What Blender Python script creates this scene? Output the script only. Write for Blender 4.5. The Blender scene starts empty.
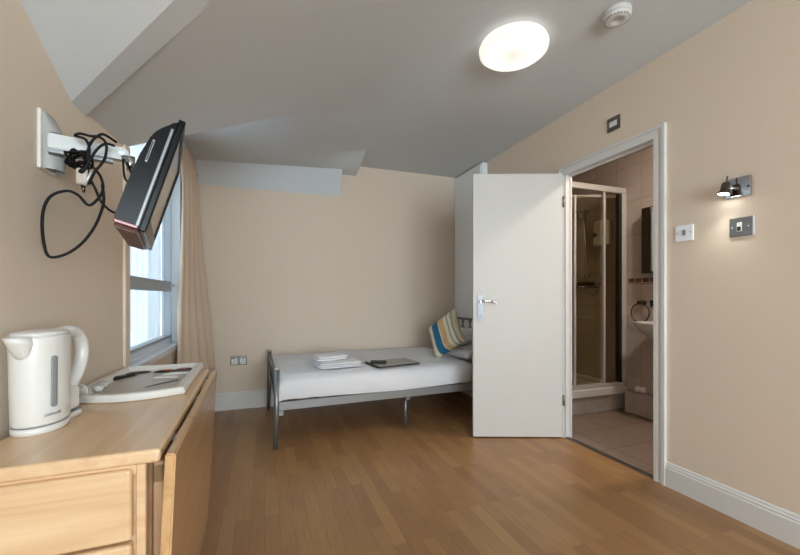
import bpy, bmesh, math, random
from mathutils import Vector, Matrix, noise
random.seed(4)
R = math.radians
SC = bpy.context.scene
COL = SC.collection

# ------------------------------------------------------------------ camera
cam = bpy.data.objects.new('camera', bpy.data.cameras.new('camera'))
COL.objects.link(cam)
cam.location = (0, 0, 1.07)
cam.rotation_euler = (R(90), 0, R(-19.8))
cam.data.sensor_width = 36
cam.data.lens = 36 * 375 / 800
cam.data.shift_y = 0.0244
cam.data.clip_start = 0.02
SC.camera = cam

# ------------------------------------------------------------------ world, light, exposure
w = bpy.data.worlds.new('overcast_sky'); SC.world = w; w.use_nodes = True
bg = w.node_tree.nodes['Background']
bg.inputs[0].default_value = (0.92, 0.96, 1.0, 1)
bg.inputs[1].default_value = 13.5
SC.view_settings.view_transform = 'Standard'
SC.view_settings.look = 'None'
SC.view_settings.gamma = 1
SC.view_settings.exposure = 0.52
SC.view_settings.use_curve_mapping = False
SC.cycles.use_denoising = True
SC.cycles.max_bounces = 10
SC.cycles.diffuse_bounces = 6
SC.cycles.sample_clamp_indirect = 6
SC.cycles.caustics_reflective = False
SC.cycles.caustics_refractive = False

def area(name, loc, rot, sx, sy, power, col=(1, 1, 1), portal=False):
    l = bpy.data.lights.new(name, 'AREA'); l.shape = 'RECTANGLE'; l.size = sx; l.size_y = sy
    l.energy = power; l.color = col
    if portal: l.cycles.is_portal = True
    o = bpy.data.objects.new(name, l); COL.objects.link(o); o.location = loc; o.rotation_euler = rot
    return o
# daylight through the window and the added rear window (portals: they only guide the sky's light)
area('window_portal', (-0.86, 2.72, 1.45), (0, R(-90), 0), 1.5, 1.2, 1, portal=True)
area('added_window_portal', (0.8, -3.02, 1.35), (R(90), 0, 0), 2.3, 1.9, 1, portal=True)

# ------------------------------------------------------------------ materials
def lin(h):
    h = h.lstrip('#'); v = [int(h[i:i+2], 16) / 255 for i in (0, 2, 4)]
    return tuple((c / 12.92 if c <= .04045 else ((c + .055) / 1.055) ** 2.4) for c in v) + (1,)

def mat(name, col, rough=.5, metal=0, bump=0, bscale=40, var=0, vscale=3, coat=0, spec=.5, **kw):
    m = bpy.data.materials.new(name); m.use_nodes = True
    nt = m.node_tree; b = nt.nodes['Principled BSDF']
    b.inputs['Base Color'].default_value = lin(col) if isinstance(col, str) else col
    b.inputs['Roughness'].default_value = rough; b.inputs['Metallic'].default_value = metal
    b.inputs['Coat Weight'].default_value = coat; b.inputs['Coat Roughness'].default_value = .12
    b.inputs['Specular IOR Level'].default_value = spec
    for k, v in kw.items(): b.inputs[k.replace('_', ' ')].default_value = v
    tc = nt.nodes.new('ShaderNodeTexCoord')
    if var or True:
        n = nt.nodes.new('ShaderNodeTexNoise'); n.inputs['Scale'].default_value = vscale; n.inputs['Detail'].default_value = 4
        nt.links.new(tc.outputs['Object'], n.inputs['Vector'])
        mr = nt.nodes.new('ShaderNodeMapRange'); mr.inputs[3].default_value = 1 - (var or .01); mr.inputs[4].default_value = 1 + (var or .01)
        nt.links.new(n.outputs['Fac'], mr.inputs[0])
        h = nt.nodes.new('ShaderNodeHueSaturation'); h.inputs['Color'].default_value = b.inputs['Base Color'].default_value
        nt.links.new(mr.outputs[0], h.inputs['Value']); nt.links.new(h.outputs[0], b.inputs['Base Color'])
    if bump:
        n2 = nt.nodes.new('ShaderNodeTexNoise'); n2.inputs['Scale'].default_value = bscale; n2.inputs['Detail'].default_value = 5
        nt.links.new(tc.outputs['Object'], n2.inputs['Vector'])
        bp = nt.nodes.new('ShaderNodeBump'); bp.inputs['Strength'].default_value = bump; bp.inputs['Distance'].default_value = .01
        nt.links.new(n2.outputs['Fac'], bp.inputs['Height']); nt.links.new(bp.outputs[0], b.inputs['Normal'])
    return m

def emis(name, col, s):
    m = bpy.data.materials.new(name); m.use_nodes = True
    b = m.node_tree.nodes['Principled BSDF']; b.inputs['Base Color'].default_value = lin(col)
    b.inputs['Emission Color'].default_value = lin(col); b.inputs['Emission Strength'].default_value = s
    return m

def wood(name, dark, light, axis, scale=9, rough=.4, coat=0, stretch=.06, knots=True):
    m = bpy.data.materials.new(name); m.use_nodes = True; nt = m.node_tree; L = nt.links
    b = nt.nodes['Principled BSDF']; b.inputs['Roughness'].default_value = rough; b.inputs['Coat Weight'].default_value = coat
    b.inputs['Coat Roughness'].default_value = .18
    tc = nt.nodes.new('ShaderNodeTexCoord'); mp = nt.nodes.new('ShaderNodeMapping')
    s = [1, 1, 1]; s['xyz'.index(axis)] = stretch; mp.inputs['Scale'].default_value = s
    L.new(tc.outputs['Object'], mp.inputs[0])
    n = nt.nodes.new('ShaderNodeTexNoise'); n.inputs['Scale'].default_value = scale * 1.6; n.inputs['Detail'].default_value = 6; n.inputs['Distortion'].default_value = 1.6
    L.new(mp.outputs[0], n.inputs['Vector'])
    f = nt.nodes.new('ShaderNodeTexNoise'); f.inputs['Scale'].default_value = scale * 14; f.inputs['Detail'].default_value = 3
    L.new(mp.outputs[0], f.inputs['Vector'])
    mx = nt.nodes.new('ShaderNodeMath'); mx.operation = 'MULTIPLY_ADD'; mx.inputs[1].default_value = .25
    L.new(f.outputs['Fac'], mx.inputs[0]); L.new(n.outputs['Fac'], mx.inputs[2])
    cr = nt.nodes.new('ShaderNodeValToRGB'); cr.color_ramp.elements[0].position = .38; cr.color_ramp.elements[1].position = .82
    cr.color_ramp.elements[0].color = lin(dark); cr.color_ramp.elements[1].color = lin(light)
    L.new(mx.outputs[0], cr.inputs[0])
    out = cr.outputs[0]
    if knots:
        v = nt.nodes.new('ShaderNodeTexVoronoi'); v.inputs['Scale'].default_value = 4.5
        mp2 = nt.nodes.new('ShaderNodeMapping'); s2 = [1, 1, 1]; s2['xyz'.index(axis)] = .55; mp2.inputs['Scale'].default_value = s2
        L.new(tc.outputs['Object'], mp2.inputs[0]); L.new(mp2.outputs[0], v.inputs['Vector'])
        kr = nt.nodes.new('ShaderNodeValToRGB'); kr.color_ramp.elements[0].position = .03; kr.color_ramp.elements[1].position = .07
        kr.color_ramp.elements[0].color = lin('7a4f2c'); kr.color_ramp.elements[1].color = (1, 1, 1, 1)
        L.new(v.outputs['Distance'], kr.inputs[0])
        mm = nt.nodes.new('ShaderNodeMix'); mm.data_type = 'RGBA'; mm.blend_type = 'MULTIPLY'; mm.inputs[0].default_value = .5
        L.new(out, mm.inputs[6]); L.new(kr.outputs[0], mm.inputs[7]); out = mm.outputs[2]
    L.new(out, b.inputs['Base Color'])
    return m

def brick(name, c1, c2, mortar, bw, rh, msize, mp_rot=None, order='xy', offset=.5, rough=.4, coat=0, grain=None, bump=.15, var=.1):
    m = bpy.data.materials.new(name); m.use_nodes = True; nt = m.node_tree; L = nt.links
    b = nt.nodes['Principled BSDF']; b.inputs['Roughness'].default_value = rough; b.inputs['Coat Weight'].default_value = coat
    b.inputs['Coat Roughness'].default_value = .2
    tc = nt.nodes.new('ShaderNodeTexCoord'); sp = nt.nodes.new('ShaderNodeSeparateXYZ'); cb = nt.nodes.new('ShaderNodeCombineXYZ')
    L.new(tc.outputs['Object'], sp.inputs[0])
    L.new(sp.outputs['xyz'.index(order[0])], cb.inputs[0]); L.new(sp.outputs['xyz'.index(order[1])], cb.inputs[1])
    t = nt.nodes.new('ShaderNodeTexBrick'); t.inputs['Scale'].default_value = 1; t.offset = offset
    t.inputs['Color1'].default_value = lin(c1); t.inputs['Color2'].default_value = lin(c2); t.inputs['Mortar'].default_value = lin(mortar)
    t.inputs['Brick Width'].default_value = bw; t.inputs['Row Height'].default_value = rh; t.inputs['Mortar Size'].default_value = msize
    t.inputs['Mortar Smooth'].default_value = .1; t.inputs['Bias'].default_value = -.1
    L.new(cb.outputs[0], t.inputs['Vector'])
    mp = nt.nodes.new('ShaderNodeMapping'); mp.inputs['Scale'].default_value = grain or (1, 1, 1); L.new(cb.outputs[0], mp.inputs[0])
    n = nt.nodes.new('ShaderNodeTexNoise'); n.inputs['Scale'].default_value = 12; n.inputs['Detail'].default_value = 6; n.inputs['Distortion'].default_value = .8
    L.new(mp.outputs[0], n.inputs['Vector'])
    mr = nt.nodes.new('ShaderNodeMapRange'); mr.inputs[3].default_value = 1 - 2 * var; mr.inputs[4].default_value = 1 + 2 * var; L.new(n.outputs['Fac'], mr.inputs[0])
    h = nt.nodes.new('ShaderNodeHueSaturation'); L.new(t.outputs['Color'], h.inputs['Color']); L.new(mr.outputs[0], h.inputs['Value'])
    L.new(h.outputs[0], b.inputs['Base Color'])
    if msize:
        bp = nt.nodes.new('ShaderNodeBump'); bp.inputs['Strength'].default_value = bump; bp.inputs['Distance'].default_value = .004; bp.invert = True
        L.new(t.outputs['Fac'], bp.inputs['Height']); L.new(bp.outputs[0], b.inputs['Normal'])
    return m

def glass(name, col, rough=0.0, alpha=.25, tint=None):
    m = bpy.data.materials.new(name); m.use_nodes = True; nt = m.node_tree; L = nt.links
    nt.nodes.remove(nt.nodes['Principled BSDF']); out = nt.nodes['Material Output']
    tr = nt.nodes.new('ShaderNodeBsdfTransparent'); tr.inputs[0].default_value = lin(col)
    gl = nt.nodes.new('ShaderNodeBsdfGlossy'); gl.inputs['Roughness'].default_value = rough
    fr = nt.nodes.new('ShaderNodeLayerWeight'); fr.inputs[0].default_value = .5
    pw = nt.nodes.new('ShaderNodeMath'); pw.operation = 'POWER'; pw.inputs[1].default_value = 4
    ma = nt.nodes.new('ShaderNodeMath'); ma.operation = 'MULTIPLY_ADD'; ma.inputs[1].default_value = .55; ma.inputs[2].default_value = .03
    L.new(fr.outputs['Facing'], pw.inputs[0]); L.new(pw.outputs[0], ma.inputs[0])
    mx = nt.nodes.new('ShaderNodeMixShader'); L.new(ma.outputs[0], mx.inputs[0]); L.new(tr.outputs[0], mx.inputs[1]); L.new(gl.outputs[0], mx.inputs[2])
    L.new(mx.outputs[0], out.inputs[0]); return m

M = {}
M['wall'] = mat('cream_wall_paint', 'd8c8b6', .75, bump=.05, bscale=60, var=.012, vscale=1.2, spec=.25)
M['ceil'] = mat('white_ceiling_paint', 'cacdcf', .9, bump=.12, bscale=25, var=.012, vscale=1.5, spec=.15)
M['white'] = mat('white_gloss_paint', 'd3d1cf', .35, var=.01, spec=.4)
M['doorw'] = mat('off_white_door_paint', 'cbc8c4', .45, bump=.03, bscale=90, spec=.35)
M['cupw'] = mat('white_cupboard_paint', 'e6e9ea', .5)
M['upvc'] = mat('white_plastic_frame', 'd5dbe2', .35)
M['greyframe'] = mat('grey_window_rail', '9aa1a8', .4)
M['cream_trim'] = mat('cream_window_trim', 'dccbb6', .5)
M['floor'] = brick('oak_laminate', 'a0794f', '8c6543', '765539', .42, .065, .0007, order='yx', offset=.37, rough=.4, coat=.08, grain=(.5, 9, 1), bump=.04, var=.12)
M['pine'] = wood('pale_pine', 'cca67f', 'dfbf98', 'y', rough=.38, coat=.3)
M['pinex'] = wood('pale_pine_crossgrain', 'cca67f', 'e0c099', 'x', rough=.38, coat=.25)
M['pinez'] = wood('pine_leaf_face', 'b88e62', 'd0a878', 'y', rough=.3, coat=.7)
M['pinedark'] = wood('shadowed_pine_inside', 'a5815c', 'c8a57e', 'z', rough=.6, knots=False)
M['steel'] = mat('grey_painted_steel', '7d7f80', .35, metal=.6)
M['rail'] = mat('silver_painted_rail', '8d8d8c', .42, metal=.35)
M['chrome'] = mat('polished_chrome', 'c4c6c8', .12, metal=1)
M['brushed'] = mat('brushed_steel', '7d7771', .32, metal=.85)
M['dark_metal'] = mat('dark_bronze_chrome', '5d5349', .22, metal=.9)
M['platesteel'] = mat('dull_steel_plate', '76777a', .35, metal=.5)
M['alu'] = mat('satin_aluminium', 'd6d8da', .3, metal=.4)
M['silverplastic'] = mat('silver_grey_plastic', 'a3a4a1', .4)
M['armpaint'] = mat('silver_painted_arm', 'b5b6b4', .35, metal=.2)
M['black'] = mat('gloss_black_plastic', '060606', .24, spec=.14)
M['blackmatte'] = mat('matt_black_plastic', '141414', .5)
M['rubber'] = mat('black_cable_rubber', '090909', .5, spec=.2)
M['screen'] = mat('dark_glossy_screen', '0a0a0b', .04, coat=1)
M['red'] = mat('dark_red_trim', '7c1216', .25, coat=.5)
M['grille'] = mat('brown_grille', '5a3a33', .35)
M['kettle'] = mat('white_kettle_plastic', 'dad9d6', .28, coat=.25)
M['gauge'] = mat('grey_gauge_window', '868b8c', .3)
M['line'] = mat('grey_seam', '85888c', .5)
M['tray'] = mat('cream_melamine', 'bdb4a8', .42)
M['trayrim'] = mat('pale_grey_melamine_rim', 'd9d6d0', .35)
M['linen'] = mat('white_cotton', 'dedee2', .85, bump=.45, bscale=9, spec=.1)
M['linen2'] = mat('white_cotton_pillow', 'd6d7dc', .85, bump=.3, bscale=18, spec=.1)
M['towel'] = mat('white_terry_towel', 'f0f0f2', .95, bump=.6, bscale=260, spec=.05)
M['leather'] = mat('brown_grey_folder_cover', '9c9692', .35)
M['folderedge'] = mat('dark_folder_edge', '241d1b', .4)
M['paper'] = mat('white_paper', 'e6e6e4', .6)
M['orange'] = mat('orange_sachet_print', 'c4703c', .4)
M['brown'] = mat('brown_sachet_foil', '3a241c', .3)
M['curtain'] = mat('beige_curtain_cloth', 'c6b09b', .85, bump=.2, bscale=200, spec=.1)
M['switchw'] = mat('white_switch_plate', 'eef1f6', .3)
M['alarm'] = mat('grey_white_alarm_plastic', 'c9c7c4', .45)
M['diffuser'] = emis('lit_opal_diffuser', 'fff0da', 1.7)
def ring_emission(name, cx, cy):
    m = bpy.data.materials.new(name); m.use_nodes = True; nt = m.node_tree; L = nt.links
    b = nt.nodes['Principled BSDF']; b.inputs['Base Color'].default_value = lin('9a958c'); b.inputs['Roughness'].default_value = .3
    tc = nt.nodes.new('ShaderNodeTexCoord'); mp = nt.nodes.new('ShaderNodeMapping'); mp.inputs['Scale'].default_value = (1, 1, 0)
    ln = nt.nodes.new('ShaderNodeVectorMath'); ln.operation = 'LENGTH'
    L.new(tc.outputs['Object'], mp.inputs[0]); L.new(mp.outputs[0], ln.inputs[0])
    mr = nt.nodes.new('ShaderNodeMapRange'); mr.inputs[1].default_value = 0; mr.inputs[2].default_value = .2; L.new(ln.outputs['Value'], mr.inputs[0])
    cr = nt.nodes.new('ShaderNodeValToRGB'); e = cr.color_ramp.elements; cr.color_ramp.interpolation = 'EASE'
    e[0].position = 0; e[0].color = (.70, .66, .58, 1); e[1].position = .95; e[1].color = (.80, .76, .68, 1)
    for p, c in ((.22, (.78, .74, .66, 1)), (.48, (1.0, .96, .87, 1)), (.68, (.98, .94, .86, 1)), (.84, (.80, .76, .69, 1))):
        q = e.new(p); q.color = c
    L.new(mr.outputs[0], cr.inputs[0]); L.new(cr.outputs[0], b.inputs['Emission Color']); b.inputs['Emission Strength'].default_value = .80
    return m
M['diffuser'] = ring_emission('lit_opal_ring_diffuser', 0, 0)
M['diffcore'] = emis('lit_opal_diffuser_centre', 'fff0d8', 3.6)
M['addedbathlamp'] = emis('added_bathroom_glow', 'fff0dc', 110)
M['ledlens'] = emis('lit_spot_lens', 'ffffff', 20)
M['tilefloor'] = brick('brown_stone_floor_tile', '8f8075', '88786c', '665a52', .33, .33, .004, order='xy', offset=0, rough=.35, var=.1)
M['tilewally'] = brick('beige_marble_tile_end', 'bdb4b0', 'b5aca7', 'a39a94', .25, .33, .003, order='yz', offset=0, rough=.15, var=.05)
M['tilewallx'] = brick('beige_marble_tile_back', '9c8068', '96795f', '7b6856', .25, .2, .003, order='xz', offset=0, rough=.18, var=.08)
M['plinth'] = brick('grey_marble_plinth_tile', 'aaa7a6', 'a4a1a0', '8b8784', .33, .3, .002, order='xz', offset=0, rough=.2, var=.1)
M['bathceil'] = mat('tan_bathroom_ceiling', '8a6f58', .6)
M['decor'] = brick('brown_mosaic_border', '5a3c30', '7d6050', 'c0b8b0', .07, .05, .004, order='yz', rough=.2)
M['acrylic'] = mat('white_acrylic', 'd7d9dc', .25, coat=.3)
M['showerglass'] = glass('tinted_shower_glass', 'e6e2d2', .02)
M['winglass'] = glass('window_glass', 'eef4f6', .0)
M['mirror'] = mat('mirror_glass', 'c8ccd0', .03, metal=1)
M['brickout'] = mat('pale_outside_render', 'c8d0d6', .8, var=.05)

def sheer_mat():
    m = bpy.data.materials.new('sheer_net_fabric'); m.use_nodes = True; nt = m.node_tree; L = nt.links
    nt.nodes.remove(nt.nodes['Principled BSDF']); out = nt.nodes['Material Output']
    tr = nt.nodes.new('ShaderNodeBsdfTransparent'); tl = nt.nodes.new('ShaderNodeBsdfTranslucent'); df = nt.nodes.new('ShaderNodeBsdfDiffuse')
    tl.inputs[0].default_value = lin('60656a'); df.inputs[0].default_value = lin('989a9c')
    a = nt.nodes.new('ShaderNodeMixShader'); a.inputs[0].default_value = .35; L.new(tl.outputs[0], a.inputs[1]); L.new(df.outputs[0], a.inputs[2])
    b = nt.nodes.new('ShaderNodeMixShader'); b.inputs[0].default_value = .97; L.new(tr.outputs[0], b.inputs[1]); L.new(a.outputs[0], b.inputs[2])
    L.new(b.outputs[0], out.inputs[0]); return m
M['sheer'] = sheer_mat()

def stripe_mat():
    m = bpy.data.materials.new('striped_cushion_cloth'); m.use_nodes = True; nt = m.node_tree; L = nt.links
    b = nt.nodes['Principled BSDF']; b.inputs['Roughness'].default_value = .9
    tc = nt.nodes.new('ShaderNodeTexCoord'); sp = nt.nodes.new('ShaderNodeSeparateXYZ'); L.new(tc.outputs['UV'], sp.inputs[0])
    cr = nt.nodes.new('ShaderNodeValToRGB'); cr.color_ramp.interpolation = 'CONSTANT'; e = cr.color_ramp.elements
    st = [(0, 'a39c8c'), (.13, 'd8cdb0'), (.25, '2a6c8c'), (.27, '22678a'), (.47, 'dccfae'), (.5, 'c9a67e'), (.66, 'dacfb2'), (.76, '8b9288'), (.80, 'dcd3b8'), (.88, '949a8c'), (.93, 'd8cfb4')]
    e[0].position = 0; e[0].color = lin(st[0][1]); e[1].position = st[1][0]; e[1].color = lin(st[1][1])
    for p, c in st[2:]:
        q = e.new(p); q.color = lin(c)
    L.new(sp.outputs[0], cr.inputs[0]); L.new(cr.outputs[0], b.inputs['Base Color'])
    return m
M['stripe'] = stripe_mat()

# ------------------------------------------------------------------ mesh helpers
def V(*a): return Vector(a)
def frame_from(d):
    d = d.normalized(); u = Vector((0, 0, 1)) if abs(d.z) < .95 else Vector((1, 0, 0))
    a = d.cross(u).normalized(); return a, d.cross(a).normalized()

class MB:
    def __init__(s, T=None): s.b = bmesh.new(); s.T = T or Matrix(); s.sm = []
    def _v(s, p): return s.b.verts.new(s.T @ Vector(p))
    def box(s, x0, x1, y0, y1, z0, z1, bev=0, seg=2, T=None):
        t = bmesh.new()
        vs = [t.verts.new((x, y, z)) for x in (x0, x1) for y in (y0, y1) for z in (z0, z1)]
        for f in ((0, 1, 3, 2), (4, 6, 7, 5), (0, 4, 5, 1), (2, 3, 7, 6), (0, 2, 6, 4), (1, 5, 7, 3)): t.faces.new([vs[i] for i in f])
        if bev: bmesh.ops.bevel(t, geom=t.edges[:], offset=bev, segments=seg, affect='EDGES', profile=.5)
        s.merge(t, T); return s
    def merge(s, t, T=None, smooth=False):
        mp = {}
        TT = s.T @ T if T else s.T
        for v in t.verts: mp[v] = s.b.verts.new(TT @ v.co)
        for f in t.faces:
            try:
                g = s.b.faces.new([mp[v] for v in f.verts]); g.smooth = smooth or f.smooth
            except ValueError: pass
        t.free()
    def poly(s, pts, flip=False):
        f = s.b.faces.new([s._v(p) for p in (pts[::-1] if flip else pts)]); return f
    def prism(s, pts, d):
        d = Vector(d); a = [s._v(p) for p in pts]; b = [s._v(Vector(p) + d) for p in pts]; n = len(pts)
        s.b.faces.new(a[::-1]); s.b.faces.new(b)
        for i in range(n): s.b.faces.new((a[i], a[(i + 1) % n], b[(i + 1) % n], b[i]))
        return s
    def tube(s, pts, r, n=10, closed=False, caps=True, flat=1.0):
        pts = [Vector(p) for p in pts]; rr = r if isinstance(r, (list, tuple)) else [r] * len(pts); rings = []
        N = len(pts); pa = None
        for i, p in enumerate(pts):
            if closed: d = pts[(i + 1) % N] - pts[i - 1]
            else: d = pts[min(i + 1, N - 1)] - pts[max(i - 1, 0)]
            d.normalize()
            if pa is None: a, b2 = frame_from(d)
            else:
                a = (pa - d * pa.dot(d)).normalized(); b2 = d.cross(a)
            pa = a
            rings.append([s._v(p + (a * math.cos(2 * math.pi * k / n) + b2 * math.sin(2 * math.pi * k / n) * flat) * rr[i]) for k in range(n)])
        for i in range(N if closed else N - 1):
            q, t = rings[i], rings[(i + 1) % N]
            for k in range(n):
                f = s.b.faces.new((q[k], q[(k + 1) % n], t[(k + 1) % n], t[k])); f.smooth = True
        if caps and not closed:
            s.b.faces.new(rings[0][::-1]); s.b.faces.new(rings[-1])
        return s
    def lathe(s, prof, c=(0, 0, 0), n=40, T=None, sx=1, sy=1, smooth=True):
        TT = s.T @ (T or Matrix.Translation(c)); rings = []
        for r, z in prof:
            if r < 1e-6: rings.append([s.b.verts.new(TT @ Vector((0, 0, z)))])
            else: rings.append([s.b.verts.new(TT @ Vector((r * sx * math.cos(2 * math.pi * k / n), r * sy * math.sin(2 * math.pi * k / n), z))) for k in range(n)])
        for a, b in zip(rings, rings[1:]):
            for k in range(n):
                k2 = (k + 1) % n
                vs = []
                for v in ((a[k], a[k2], b[k2], b[k]) if len(a) > 1 and len(b) > 1 else ((a[0], b[k2], b[k]) if len(a) == 1 else (a[k], a[k2], b[0]))):
                    vs.append(v)
                try:
                    f = s.b.faces.new(vs); f.smooth = smooth
                except ValueError: pass
        return s
    def grid(s, fn, nu, nv, smooth=True, uv=False):
        g = [[s._v(fn(i / nu, j / nv)) for j in range(nv + 1)] for i in range(nu + 1)]
        ul = s.b.loops.layers.uv.verify() if uv else None
        for i in range(nu):
            for j in range(nv):
                f = s.b.faces.new((g[i][j], g[i + 1][j], g[i + 1][j + 1], g[i][j + 1])); f.smooth = smooth
                if uv:
                    for l, (a, b) in zip(f.loops, ((i, j), (i + 1, j), (i + 1, j + 1), (i, j + 1))): l[ul].uv = (a / nu, b / nv)
        return s
    def build(s, name, m, parent=None, fix=True, mods=None, weld=False):
        if weld: bmesh.ops.remove_doubles(s.b, verts=s.b.verts, dist=1e-5)
        if fix: bmesh.ops.recalc_face_normals(s.b, faces=s.b.faces)
        # origin at the shape's own base centre so that textures and pivots stay with it
        me = bpy.data.meshes.new(name)
        if parent is not None:
            base = wloc(parent)
            for v in s.b.verts: v.co -= base
        s.b.to_mesh(me); s.b.free()
        o = bpy.data.objects.new(name, me); COL.objects.link(o)
        if parent is not None: o.parent = parent
        for k in (m if isinstance(m, (list, tuple)) else [m]): me.materials.append(M[k])
        return o

def wloc(o):
    l = Vector((0, 0, 0))
    while o is not None:
        l += o.location; o = o.parent
    return l
def tag(o, label=None, cat=None, group=None, kind=None):
    if label: o['label'] = label
    if cat: o['category'] = cat
    if group: o['group'] = group
    if kind: o['kind'] = kind
    return o
def thing(name, loc, label, cat, group=None):
    o = bpy.data.objects.new(name, None); COL.objects.link(o); o.location = loc; o.empty_display_size = .05
    return tag(o, label, cat, group)
def struct(name, mb, m, parent=None, **k):
    o = mb.build(name, m, parent, **k)
    if parent is None: o['kind'] = 'structure'
    return o
def rebase(o):
    """move a top-level mesh's origin to its base centre"""
    vs = [v.co for v in o.data.vertices]
    c = Vector(((min(v.x for v in vs) + max(v.x for v in vs)) / 2, (min(v.y for v in vs) + max(v.y for v in vs)) / 2, min(v.z for v in vs)))
    for v in o.data.vertices: v.co -= c
    o.location = o.location + c
    return o
def spline(pts, n=8, closed=False):
    pts = [Vector(p) for p in pts]; out = []; N = len(pts)
    rng = range(N if closed else N - 1)
    for i in rng:
        p1, p2 = pts[i], pts[(i + 1) % N]
        p0 = pts[i - 1] if (i > 0 or closed) else p1
        p3 = pts[(i + 2) % N] if (i + 2 < N or closed) else p2
        for k in range(n):
            t = k / n
            out.append(.5 * ((2 * p1) + (p2 - p0) * t + (2 * p0 - 5 * p1 + 4 * p2 - p3) * t * t + (3 * p1 - p0 - 3 * p2 + p3) * t ** 3))
    if not closed: out.append(pts[-1])
    return out

# ------------------------------------------------------------------ SETTING
WX, RX, BY, FY, CZ = -.60, 2.15, 3.90, -2.90, 2.46   # left wall, right wall, back wall, wall behind the camera, ceiling
XE, SY = 3.26, 2.64                                   # bathroom end wall, shower front
struct('floor', MB().box(WX - .02, RX + .03, FY, BY, -.03, 0), 'floor')
struct('wall_back', MB().box(WX - .2, XE + .2, BY, BY + .1, -.03, 2.7), 'wall')
# left wall with the window opening y 2.06..3.22, z .73..2.3
lw = MB()
lw.box(WX - .2, WX, FY, 2.06, -.03, 2.7)
lw.box(WX - .2, WX, 2.06, 3.22, -.03, .70)
lw.box(WX - .2, WX, 3.22, BY, -.03, 2.7)
lw.box(WX - .2, WX, 2.06, 3.22, 2.3, 2.7)
struct('wall_left', lw, 'wall')
# right wall with the bathroom doorway y 1.545..2.245, z 0..2.02
rw = MB()
rw.box(RX, RX + .05, FY, 1.545, -.03, 2.7)
rw.box(RX, RX + .05, 2.270, BY, -.03, 2.7)
rw.box(RX, RX + .05, 1.545, 2.270, 2.015, 2.7)
struct('wall_right', rw, 'wall')
# wall behind the camera with a wide opening added to let daylight in
fw = MB()
fw.box(WX - .2, -.35, FY - .1, FY, -.03, 2.7); fw.box(1.95, RX + .05, FY - .1, FY, -.03, 2.7)
fw.box(-.35, 1.95, FY - .1, FY, -.03, .4); fw.box(-.35, 1.95, FY - .1, FY, 2.3, 2.7)
struct('wall_front', fw, 'wall')
# ceiling: flat part plus the sloping planes of the roof on the left
def lerp(a, b, t): return a + (b - a) * t
def sst(a, b, x): t = min(1, max(0, (x - a) / (b - a))); return t * t * (3 - 2 * t)
def roof(x, y):       # sloping plane easing into the flat ceiling
    a = 1.740 + .06 * (y - 1.84) + .525 * (x + .6); k = .12
    h = max(0, min(1, .5 + .5 * (CZ - a) / k))
    return lerp(CZ, a, h) - k * h * (1 - h)
def dormer(x, y): return lerp(2.22 + .08 * sst(2.2, 3.5, y), CZ, sst(.1, .95, x))
def yb(x):
    pts = [(-.6, 2.03), (-.367, 2.124), (.39, 2.399), (.775, 2.68), (2.3, 2.9)]
    for (x0, y0), (x1, y1) in zip(pts, pts[1:]):
        if x <= x1: return lerp(y0, y1, (x - x0) / (x1 - x0))
xs = sorted(set([round(-.6 + .0575 * k, 4) for k in range(24)] + [-.367, .39, .775] + [round(.79 + .1 * k, 3) for k in range(14)] + [RX + .02]))
cl = MB()
gr0 = [[cl._v((x, lerp(max(FY, 1.62 - .886 * (x + .6)), yb(x), j / 14), roof(x, lerp(max(FY, 1.62 - .886 * (x + .6)), yb(x), j / 14)))) for j in range(15)] for x in xs]
for a, b in zip(gr0, gr0[1:]):
    for j in range(14):
        f = cl.b.faces.new((a[j], b[j], b[j + 1], a[j + 1])); f.smooth = True
struct('ceiling_slope', cl, 'ceil')
cb = MB()                                                   # part beyond the slope, over the window and the bed
def bz_(x, y, ywedge=True):
    z = dormer(x, y)
    if x <= .905 and y > 3.5: z = lerp(dormer(x, 3.5), 2.30 + .05 * (x + .6), sst(3.45, 3.78, y))
    return z
xa = sorted(set([x for x in xs if x < .905] + [.738, .905])); NB = 12
def col(x, ye):
    y0 = yb(x); out = []
    for j in range(NB + 1):
        y = lerp(y0, 3.5, j / NB)
        z = dormer(x, y)
        if x >= .39:
            z = lerp(roof(x, y), z, sst(0, .5, j / NB))
        out.append((x, y, z))
    for y in (3.60, 3.69, 3.78): out.append((x, y, bz_(x, y)))
    return out
def sheet(cols):
    g = [[cb._v(p) for p in c] for c in cols]
    for a, b in zip(g, g[1:]):
        for j in range(len(a) - 1):
            f = cb.b.faces.new((a[j], b[j], b[j + 1], a[j + 1])); f.smooth = True
sheet([col(x, 0) for x in xa])
sheet([[p for p in col(x, 0)[:NB + 1]] + [(x, 3.7, CZ), (x, BY, CZ)] for x in [.905] + [x for x in xs if x > .905]])
sheet([[(x, 3.78, bz_(x, 3.78)), (x, BY, 2.117)] for x in xa if x <= .738])        # boxed edge against the back wall
sheet([[(x, 3.78, bz_(x, 3.78)), (x, BY, 2.353)] for x in xa if x >= .738])
cb.poly([(.738, 3.78, bz_(.738, 3.78)), (.738, BY, 2.117), (.738, BY, 2.353)])
cb.poly([(.905, 3.5, 2.455), (.905, BY, 2.353), (.905, BY, CZ + .01), (.905, 3.5, CZ + .01)])
for x0, x1 in zip([x for x in xs if x <= .39], [x for x in xs if x <= .39][1:]):     # cheek between slope and dormer
    cb.poly([(x0, yb(x0), roof(x0, yb(x0))), (x1, yb(x1), roof(x1, yb(x1))), (x1, yb(x1), dormer(x1, yb(x1))), (x0, yb(x0), dormer(x0, yb(x0)))])
struct('ceiling_dormer', cb, 'ceil', fix=False)
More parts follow.
